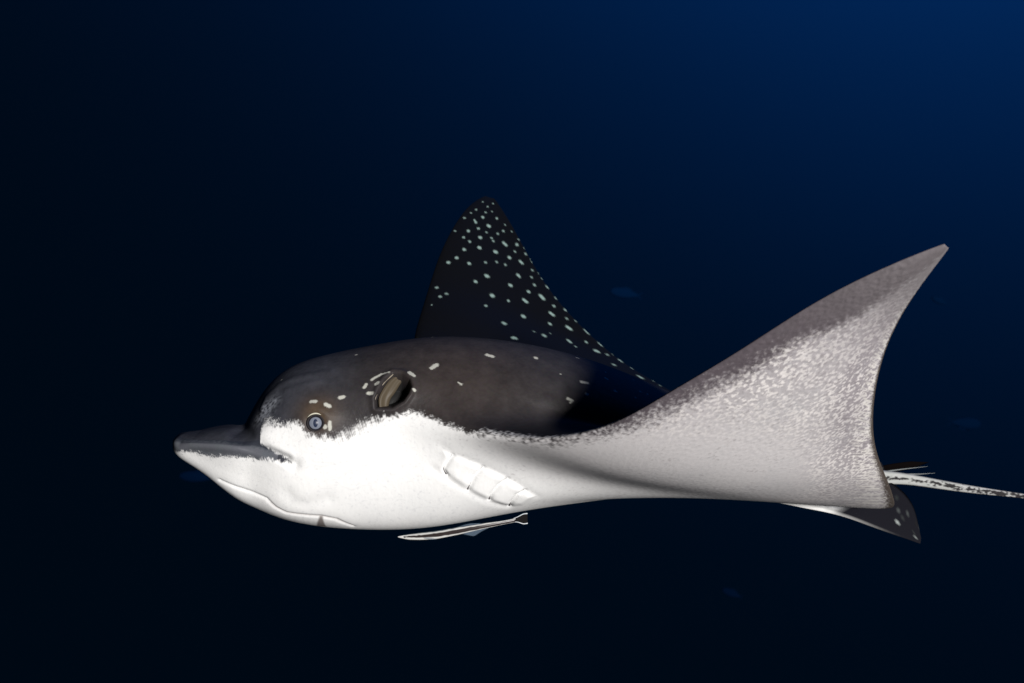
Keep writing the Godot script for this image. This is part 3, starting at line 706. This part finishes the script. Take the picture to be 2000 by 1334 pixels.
# a rounded cap on a ball: half angles in the two directions, edge sunk a little
func cap_mesh(center: Vector3, out: Vector3, up: Vector3, radius: float, wide: float, high: float) -> ArrayMesh:
	var side := up.cross(out).normalized()
	var top := out.cross(side)
	var st := SurfaceTool.new()
	st.begin(Mesh.PRIMITIVE_TRIANGLES)
	var rows := 8
	var turns := 28
	for r in rows + 1:
		for k in turns + 1:
			var g := TAU * k / turns
			var f := float(r) / rows
			var d := Vector2(sin(f * wide) * cos(g), sin(f * high) * sin(g))
			var n := side * d.x + top * d.y + out * sqrt(maxf(0.0, 1.0 - d.length_squared()))
			st.set_normal(n)
			st.add_vertex(center + n * radius * (1.0 if r < rows else 0.985))
	for r in rows:
		for k in turns:
			var i := r * (turns + 1) + k
			var j := i + turns + 1
			st.add_index(i); st.add_index(j + 1); st.add_index(j)
			st.add_index(i); st.add_index(i + 1); st.add_index(j + 1)
	return st.commit()

func paint(color: Color, rough: float, spec := 0.5) -> StandardMaterial3D:
	var m := StandardMaterial3D.new()
	m.albedo_color = color.linear_to_srgb()
	m.roughness = rough
	m.metallic_specular = spec
	return m

func mirrored(p: Vector3) -> Vector3:
	return p - SIDE * (2.0 * (p - Vector3(-0.537, 0, 0.20)).dot(SIDE))

# a fin as a thin rounded sheet between a leading and a trailing edge
func fin_rings(lead: Array, trail: Array, thick: float, per: int, across: int) -> Array:
	var a := smooth_line(lead, per)
	var b := smooth_line(trail, per)
	var rings := []
	for i in a.size():
		var p: Vector3 = a[i]
		var q: Vector3 = b[i]
		var j := mini(i + 1, a.size() - 1)
		var g: Vector3 = a[j] + b[j] - a[maxi(i - 1, 0)] - b[maxi(i - 1, 0)]
		var n := (q - p).cross(g).normalized()
		var ring := []
		for k in across * 2:
			var c := float(k) / across if k <= across else 2.0 - float(k) / across
			var t := thick * sqrt(maxf(0.0, c)) * (1.0 - c) * 1.6 * (1.0 - 0.8 * float(i) / a.size())
			ring.append(p.lerp(q, c) + n * (t if k <= across else -t))
		rings.append(ring)
	return rings

func fin_tint(p: Vector3, v: int) -> Color:
	var row := int(v / 32) / 32.0
	var k := v % 32
	var c := k / 16.0 if k <= 16 else 2.0 - k / 16.0
	var wob := fine.get_noise_3d(p.x * 120.0, p.y * 120.0, p.z * 120.0)
	var light := smoothstep(0.0, 0.12, 0.50 - row + wob * 0.05) * smoothstep(0.6, 0.4, c) + smoothstep(0.06, 0.02, c) * 0.5 * smoothstep(0.9, 0.5, row)
	var body := Color(0.014, 0.0135, 0.016)
	cells.frequency = 1.0
	var dot := cells.get_noise_3d(p.x * 62.0 + 3.0, p.y * 62.0, p.z * 62.0)
	body = body.lerp(Color(0.45, 0.50, 0.48), 0.8 * smoothstep(-0.82, -0.92, dot))
	return body.lerp(Color(0.8, 0.8, 0.78), clampf(light, 0.0, 1.0))

func remora_tint(p: Vector3, v: int) -> Color:
	var f := minf(v / 40 / 6.0, 8.0)
	var y := cos(TAU * (v % 40) / 40.0) + 0.08 * fine.get_noise_2d(p.x * 150.0, p.y * 150.0)
	var top := lerpf(0.50, 0.62, clampf(f / 8.0, 0.0, 1.0))
	var low := lerpf(-0.12, -0.75, smoothstep(1.5, 7.5, f))
	var stripe := smoothstep(low - 0.08, low + 0.08, y) * smoothstep(top + 0.08, top - 0.08, y) * smoothstep(0.9, 1.9, f)
	var c := Color(0.74, 0.74, 0.71).lerp(Color(0.028, 0.022, 0.02), stripe)
	return c.lerp(Color(0.10, 0.13, 0.17), smoothstep(0.82, 0.95, y))

func make_parts(root: Node3D) -> void:
	var ball := paint(Color(0.022, 0.022, 0.030), 0.25)
	var iris := paint(Color(0.17, 0.19, 0.235), 0.35, 0.3)
	var pupil := paint(Color(0.018, 0.026, 0.055), 0.3, 0.3)
	var lid := paint(Color(0.020, 0.018, 0.020), 0.5, 0.2)
	var lash := paint(Color(0.55, 0.53, 0.42), 0.4)
	var fold := paint(Color(0.085, 0.068, 0.046), 0.45, 0.3)
	var rim := paint(Color(0.30, 0.26, 0.20), 0.35)
	var slit := paint(Color(0.16, 0.15, 0.15), 0.6)
	var spine := paint(Color(0.22, 0.24, 0.24), 0.6, 0.2)
	for s in 2:
		var side := SIDE if s == 0 else -SIDE
		var look := (side + Vector3.UP * 0.06 - BACK * 0.08).normalized()
		var at: Vector3 = EYE_SPOT if s == 0 else mirrored(EYE_SPOT)
		at -= look * 0.0098
		var eye := part("eye", cap_mesh(at, look, Vector3.UP, 0.0170, 1.5, 1.5), ball, root)
		part("iris", cap_mesh(at, look, Vector3.UP, 0.0174, 0.56, 0.56), iris, eye)
		part("pupil", cap_mesh(at, look, Vector3.UP, 0.0177, 0.20, 0.37), pupil, eye)
		var right := Vector3.UP.cross(look).normalized()
		var arc := []
		var arc_radii := []
		for k in 25:
			var g := TAU * k / 24.0
			arc.append(at + look * (0.0128 + 0.0006 * cos(g * 2.0)) + (right * cos(g) + Vector3.UP * sin(g)) * 0.0122)
			arc_radii.append(0.0020)
		part("eyelid", tube_mesh(arc, arc_radii), lid, root)
		var brow := []
		var brow_radii := []
		for k in 13:
			var g := lerpf(0.9, 2.5, k / 12.0)
			brow.append(at + look * 0.0141 + (right * cos(g) + Vector3.UP * sin(g)) * 0.0148)
			brow_radii.append(0.0013 * sin(PI * (k + 0.6) / 13.2))
		part("brow", tube_mesh(brow, brow_radii), lash, root)
		# the flap of skin inside the breathing hole
		var edge := smooth_line([Vector3(-0.2057, 0.0665, 0.245), Vector3(-0.2067, 0.0822, 0.2421), Vector3(-0.2001, 0.0978, 0.2347), Vector3(-0.1922, 0.1093, 0.2265), Vector3(-0.1843, 0.1157, 0.2209)], 6)
		var inner := smooth_line([Vector3(-0.1893, 0.0673, 0.2426), Vector3(-0.1862, 0.0791, 0.2405), Vector3(-0.1793, 0.0893, 0.237), Vector3(-0.1719, 0.1025, 0.23), Vector3(-0.1662, 0.1097, 0.2248)], 6)
		var rings := []
		for i in edge.size():
			var ring := []
			for k in 48:
				var c := k / 24.0 if k <= 24 else 2.0 - k / 24.0
				var q: Vector3 = edge[i].lerp(inner[i], c)
				q -= SIDE * (0.003 + 0.013 * c * c - 0.0012 * sin(c * PI * 3.0)) + (SIDE * 0.0022 if k > 24 else Vector3.ZERO)
				ring.append(q if s == 0 else mirrored(q))
			rings.append(ring)
		part("spiracle_flap", loft_mesh(rings), fold, root)
		var border := []
		var border_radii := []
		for q in smooth_line([Vector3(-0.2136, 0.0679, 0.246), Vector3(-0.212, 0.0842, 0.2421), Vector3(-0.206, 0.0984, 0.2347), Vector3(-0.1981, 0.1084, 0.2275), Vector3(-0.188, 0.1186, 0.2185)], 6):
			var b: Vector3 = q + SIDE * 0.0035
			border.append(b if s == 0 else mirrored(b))
			border_radii.append(0.0007 + 0.0003 * sin(border.size() * 0.9))
		part("spiracle_rim", tube_mesh(border, border_radii), rim, root)
		for g in GILLS:
			var line := []
			var radii := []
			for q in smooth_line(g, 6):
				var b: Vector3 = q - (SIDE * 0.7 - Vector3.UP * 0.7) * 0.0022
				line.append(b if s == 0 else mirrored(b))
				radii.append(0.0002 + 0.0013 * exp(-line.size() * 0.22))
			part("gill_slit", tube_mesh(line, radii), slit, root)
	# pelvic fins
	var lead := [Vector3(0.4715, -0.1315, -0.1), Vector3(0.5378, -0.1402, -0.06), Vector3(0.6112, -0.1547, -0.05), Vector3(0.6954, -0.1854, -0.07), Vector3(0.7828, -0.218, -0.1)]
	var trail := [Vector3(0.6635, -0.1027, -0.2), Vector3(0.7154, -0.0975, -0.2), Vector3(0.7643, -0.1152, -0.18), Vector3(0.7937, -0.1528, -0.16), Vector3(0.7891, -0.2083, -0.11)]
	for s in 2:
		var a := []
		var b := []
		for i in lead.size():
			a.append(lead[i] if s == 0 else mirrored(lead[i]) + Vector3(0, 0.03, 0))
			b.append(trail[i] if s == 0 else mirrored(trail[i]) + Vector3(0, 0.03, 0))
		var fin_skin := StandardMaterial3D.new()
		fin_skin.vertex_color_use_as_albedo = true
		fin_skin.roughness = 0.65
		fin_skin.metallic_specular = 0.08
		part("pelvic_fin", loft_mesh(fin_rings(a, b, 0.007, 8, 16), 1), fin_skin, root)
	# small fin and stings on the root of the tail
	part("dorsal_fin", loft_mesh(fin_rings([Vector3(0.7229, -0.093, -0.22), Vector3(0.7701, -0.0814, -0.22), Vector3(0.8193, -0.0764, -0.23)], [Vector3(0.7899, -0.0986, -0.23), Vector3(0.8289, -0.0908, -0.235), Vector3(0.8628, -0.0798, -0.24)], 0.006, 6, 8)), paint(Color(0.004, 0.003, 0.003), 0.8, 0.02), root)
	part("tail_sting", tube_mesh([Vector3(0.7543, -0.0972, -0.22), Vector3(0.8015, -0.0909, -0.22), Vector3(0.8552, -0.087, -0.23)], [0.0016, 0.0010, 0.0002]), spine, root)
	part("tail_sting", tube_mesh([Vector3(0.7805, -0.1014, -0.22), Vector3(0.8373, -0.1028, -0.23), Vector3(0.8722, -0.1014, -0.235)], [0.0016, 0.0009, 0.0002]), spine, root)

func make_remora() -> void:
	var root := Node3D.new()
	root.name = "remora"
	add_child(root, true)
	root.transform = frame * Transform3D(Basis(), Vector3(-0.0856, -0.1608, 0.048) + Vector3(0, -0.17, -1.70))
	tag(root, "slender striped sharksucker with black fan tail, swimming just under the ray's belly", "fish")
	var o := Vector3(-0.0856, -0.1608, 0.048)
	var spine := smooth_line([Vector3(-0.2025, -0.1764, 0.0362), Vector3(-0.1941, -0.1761, 0.0374), Vector3(-0.1813, -0.1759, 0.0386), Vector3(-0.1574, -0.1738, 0.0421), Vector3(-0.13, -0.1703, 0.0456), Vector3(-0.0938, -0.1631, 0.048), Vector3(-0.0559, -0.1559, 0.048), Vector3(-0.0181, -0.1503, 0.0421), Vector3(0.0054, -0.1469, 0.0362)], 6)
	var high := [0.0005, 0.0028, 0.0050, 0.0068, 0.0075, 0.0071, 0.0054, 0.0037, 0.0036]
	var rings := []
	for i in spine.size():
		var f := float(i) / 6.0
		var h := lerpf(high[int(f)], high[mini(int(f) + 1, 8)], f - int(f))
		var ring := []
		for k in 40:
			var g := TAU * k / 40.0
			ring.append(spine[i] - o + Vector3(0.17, cos(g), 0).normalized() * 0.0 + Vector3(0.16, 0.98, 0) * (cos(g) * h) + Vector3(0.25, 0, 0.97) * (sin(g) * h * 0.75))
		rings.append(ring)
	var flesh := StandardMaterial3D.new()
	flesh.vertex_color_use_as_albedo = true
	flesh.roughness = 0.35
	part("body", loft_mesh(rings, 2), flesh, root)
	var clear := paint(Color(0.20, 0.28, 0.38), 0.4)
	clear.transparency = BaseMaterial3D.TRANSPARENCY_ALPHA
	clear.albedo_color.a = 0.2
	var ink := paint(Color(0.010, 0.009, 0.009), 0.7, 0.1)
	var edge := paint(Color(0.62, 0.66, 0.68), 0.5)
	var r := [Vector3(0, -0.145, 0.0362) - o, Vector3(0.0109, -0.1409, 0.0338) - o, Vector3(0.02, -0.1368, 0.0315) - o, Vector3(0.0273, -0.1361, 0.0303) - o]
	var t := [Vector3(0.0018, -0.1496, 0.0362) - o, Vector3(0.0109, -0.1509, 0.0338) - o, Vector3(0.02, -0.1541, 0.0315) - o, Vector3(0.0278, -0.1534, 0.0303) - o]
	var tail := part("tail_fin", loft_mesh(fin_rings(r, t, 0.0012, 6, 8)), ink, root)
	part("fin_edge", tube_mesh(smooth_line(r, 6), taper(19, 0.0004, 0.0011)), edge, tail)
	part("fin_edge", tube_mesh(smooth_line(t, 6), taper(19, 0.0004, 0.0011)), edge, tail)
	part("dorsal_fin", loft_mesh(fin_rings([Vector3(-0.0992, -0.1572, 0.048) - o, Vector3(-0.0856, -0.1527, 0.048) - o, Vector3(-0.0739, -0.1505, 0.048) - o], [Vector3(-0.0361, -0.1509, 0.048) - o, Vector3(-0.0451, -0.1505, 0.048) - o, Vector3(-0.0541, -0.15, 0.048) - o], 0.0008, 5, 6)), clear, root)
	part("anal_fin", loft_mesh(fin_rings([Vector3(-0.0947, -0.168, 0.048) - o, Vector3(-0.0829, -0.1707, 0.048) - o, Vector3(-0.0685, -0.1726, 0.048) - o], [Vector3(-0.0361, -0.1563, 0.048) - o, Vector3(-0.0523, -0.1644, 0.048) - o, Vector3(-0.0649, -0.1717, 0.048) - o], 0.0008, 5, 6)), clear, root)
	part("pectoral_fin", loft_mesh(fin_rings([Vector3(-0.1546, -0.1734, 0.0527) - o, Vector3(-0.1435, -0.1735, 0.0563) - o, Vector3(-0.1326, -0.1748, 0.0586) - o], [Vector3(-0.151, -0.177, 0.0527) - o, Vector3(-0.1399, -0.1771, 0.0563) - o, Vector3(-0.1308, -0.1757, 0.0586) - o], 0.0006, 5, 6)), clear, root)
	part("eye", cap_mesh(Vector3(-0.189, -0.1755, 0.0427) - o, Vector3(0.1, 0.1, 1).normalized(), Vector3.UP, 0.0013, 1.5, 1.5), ink, root)

func taper(n: int, a: float, b: float) -> Array:
	var out := []
	for i in n:
		out.append(lerpf(a, b, float(i) / (n - 1)))
	return out

# dim fish far off, the water's dimming put into their colour
func make_far_fish() -> void:
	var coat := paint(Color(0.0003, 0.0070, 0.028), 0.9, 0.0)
	var proto: Node3D = null
	var spots := [
		[Vector3(1.0903, 0.6316, -7.3), 0.36, -8.0, "faint blue fish behind the ray, right of its spotted far wing", 0.85],
		[Vector3(4.5618, 0.6011, -8.3), 0.25, -19.0, "faint thin fish right of the raised near wing's tip", 0.8],
		[Vector3(5.3061, -0.7844, -9.3), 0.52, 175.0, "faint blue fish above the ray's tail at the right", 0.65],
		[Vector3(2.1118, -2.2462, -7.3), 0.26, -24.0, "faint fish in the dark water below the ray's tail", 0.45],
		[Vector3(-2.6716, -0.9825, -6.3), 0.34, -6.0, "faint fish shape added for a teal glow just below the snout", 0.65]]  # last shape is added for a soft glow in the water
	for s in spots:
		var fish: Node3D
		if proto == null:
			fish = Node3D.new()
			fish.name = numbered("distant_fish")
			add_child(fish, true)
			proto = fish
			var rings := []
			for i in 15:
				var x := i / 14.0
				var h := 0.13 * pow(sin(PI * pow(x * 0.94 + 0.03, 0.75)), 0.8) + 0.012
				var ring := []
				for k in 16:
					var g := TAU * k / 16.0
					ring.append(Vector3(x * 0.82 - 0.45, cos(g) * h, sin(g) * h * 0.45))
				rings.append(ring)
			part("body", loft_mesh(rings), coat, fish)
			part("tail_fin", loft_mesh(fin_rings([Vector3(0.34, 0.01, 0), Vector3(0.44, 0.07, 0), Vector3(0.53, 0.12, 0)], [Vector3(0.36, 0.0, 0), Vector3(0.44, 0.03, 0), Vector3(0.52, 0.11, 0)], 0.008, 4, 6)), coat, fish)
			part("tail_fin", loft_mesh(fin_rings([Vector3(0.34, -0.01, 0), Vector3(0.44, -0.07, 0), Vector3(0.53, -0.12, 0)], [Vector3(0.36, 0.0, 0), Vector3(0.44, -0.03, 0), Vector3(0.52, -0.11, 0)], 0.008, 4, 6)), coat, fish)
			part("dorsal_fin", loft_mesh(fin_rings([Vector3(-0.18, 0.11, 0), Vector3(-0.08, 0.17, 0), Vector3(0.1, 0.15, 0)], [Vector3(0.2, 0.07, 0), Vector3(0.2, 0.09, 0), Vector3(0.18, 0.12, 0)], 0.01, 4, 6)), coat, fish)
		else:
			fish = proto.duplicate()
			fish.name = numbered("distant_fish")
			add_child(fish, true)
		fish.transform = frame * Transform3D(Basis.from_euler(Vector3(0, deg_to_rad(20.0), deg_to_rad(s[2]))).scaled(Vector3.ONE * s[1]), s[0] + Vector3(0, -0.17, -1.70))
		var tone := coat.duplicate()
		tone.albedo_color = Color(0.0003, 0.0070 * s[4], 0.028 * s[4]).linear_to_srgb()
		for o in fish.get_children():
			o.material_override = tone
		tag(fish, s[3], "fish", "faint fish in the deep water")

func make_others() -> void:
	make_remora()
	make_far_fish()


func make_ray() -> void:
	var root := Node3D.new()
	root.name = "eagle_ray"
	add_child(root, true)
	root.transform = frame * Transform3D(Basis(), Vector3(0, -0.17, -1.70))
	tag(root, "black and white spotted eagle ray swimming left with both wings raised", "ray")
	var cage := ray_cage()
	var pos: PackedVector3Array = fitted(cage[0], cage[1], cage[2], 5)
	var s := subdivide_first(pos, cage[1], cage[2])
	var m := linked(s[0], s[1], s[2])
	for k in LEVELS - 1:
		m = subdivide(m)
	m = finer(m)
	var p: PackedVector3Array = m.p
	var nor := normals_of(p, m.fv)
	var col := PackedColorArray()
	col.resize(p.size())
	for v in p.size():
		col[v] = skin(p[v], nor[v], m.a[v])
		p[v] += nor[v] * relief(p[v], nor[v], m.a[v])
	nor = normals_of(p, m.fv)
	var skin_material := StandardMaterial3D.new()
	skin_material.vertex_color_use_as_albedo = true
	skin_material.roughness = 0.45
	skin_material.metallic_specular = 0.22
	var grain := FastNoiseLite.new()
	grain.seed = SEED + 5
	grain.frequency = 0.03
	grain.fractal_octaves = 4
	var grain_map := NoiseTexture2D.new()
	grain_map.width = 512
	grain_map.height = 512
	grain_map.seamless = true
	grain_map.as_normal_map = true
	grain_map.bump_strength = 4.0
	grain_map.noise = grain
	skin_material.normal_enabled = true
	skin_material.normal_texture = grain_map
	skin_material.normal_scale = 0.25
	skin_material.uv1_triplanar = true
	skin_material.uv1_scale = Vector3(6, 6, 6)
	var uv := PackedVector2Array()
	uv.resize(p.size())
	for v in p.size():
		uv[v] = Vector2(m.a[v].y, m.a[v].z)
	part("body", array_mesh(p, nor, m.fv, col, uv), skin_material, root)
	make_parts(root)

func _ready() -> void:
	var cam := Camera3D.new()
	cam.name = "camera"
	cam.fov = 40.0
	cam.near = 0.05
	cam.far = 400.0
	cam.position = EYE
	cam.rotation = Vector3(PITCH, 0, 0)
	add_child(cam, true)
	cam.current = true
	frame = Transform3D(Basis.from_euler(Vector3(PITCH, 0, 0)), EYE)
	var env := Environment.new()
	env.tonemap_mode = Environment.TONE_MAPPER_LINEAR
	env.tonemap_exposure = 1.0
	env.background_mode = Environment.BG_SKY
	env.sdfgi_enabled = true
	env.ssao_enabled = true
	env.ssil_enabled = true
	var sky := Sky.new()
	sky.sky_material = water_light()
	env.sky = sky
	var world := WorldEnvironment.new()
	world.name = "water"
	world.environment = env
	var optics := CameraAttributesPhysical.new()
	optics.frustum_focus_distance = 1.5
	optics.frustum_focal_length = 35.0
	optics.exposure_aperture = 5.6
	world.camera_attributes = optics
	add_child(world, true)
	var strobe := DirectionalLight3D.new()  # directional light standing in for the diver's underwater flashes
	strobe.name = "strobe"
	strobe.light_energy = 1.5
	strobe.light_color = Color(1.0, 0.988, 0.98)
	strobe.light_angular_distance = 8.0
	strobe.shadow_enabled = true
	add_child(strobe, true)
	var shine: Vector3 = frame.basis * Vector3(-0.54, -0.14, -1.0)
	strobe.look_at_from_position(Vector3.ZERO, shine.normalized(), Vector3.UP)
	prepare()
	make_ray()
	make_others()

func water_light() -> PanoramaSkyMaterial:
	# sunlight sinking through deep water: brighter towards the surface and towards the side where the sun stands
	var w := 512
	var h := 256
	var image := Image.create_empty(w, h, false, Image.FORMAT_RGBF)
	var towards := Vector3(0.4162, 0.9063, -0.0734).normalized()
	for y in h:
		var up := (0.5 - (y + 0.5) / h) * PI
		for x in w:
			var around := (x + 0.5) / w * TAU
			var d := Vector3(sin(around) * cos(up), sin(up), -cos(around) * cos(up))
			var c := Vector3(0.0001, 0.0024, 0.0062) + Vector3(0.002, 0.066, 0.340) * exp((d.dot(towards) - 1.0) * 7.0)
			image.set_pixel(x, y, Color(c.x, c.y, c.z))
	var m := PanoramaSkyMaterial.new()
	m.panorama = ImageTexture.create_from_image(image)
	return m
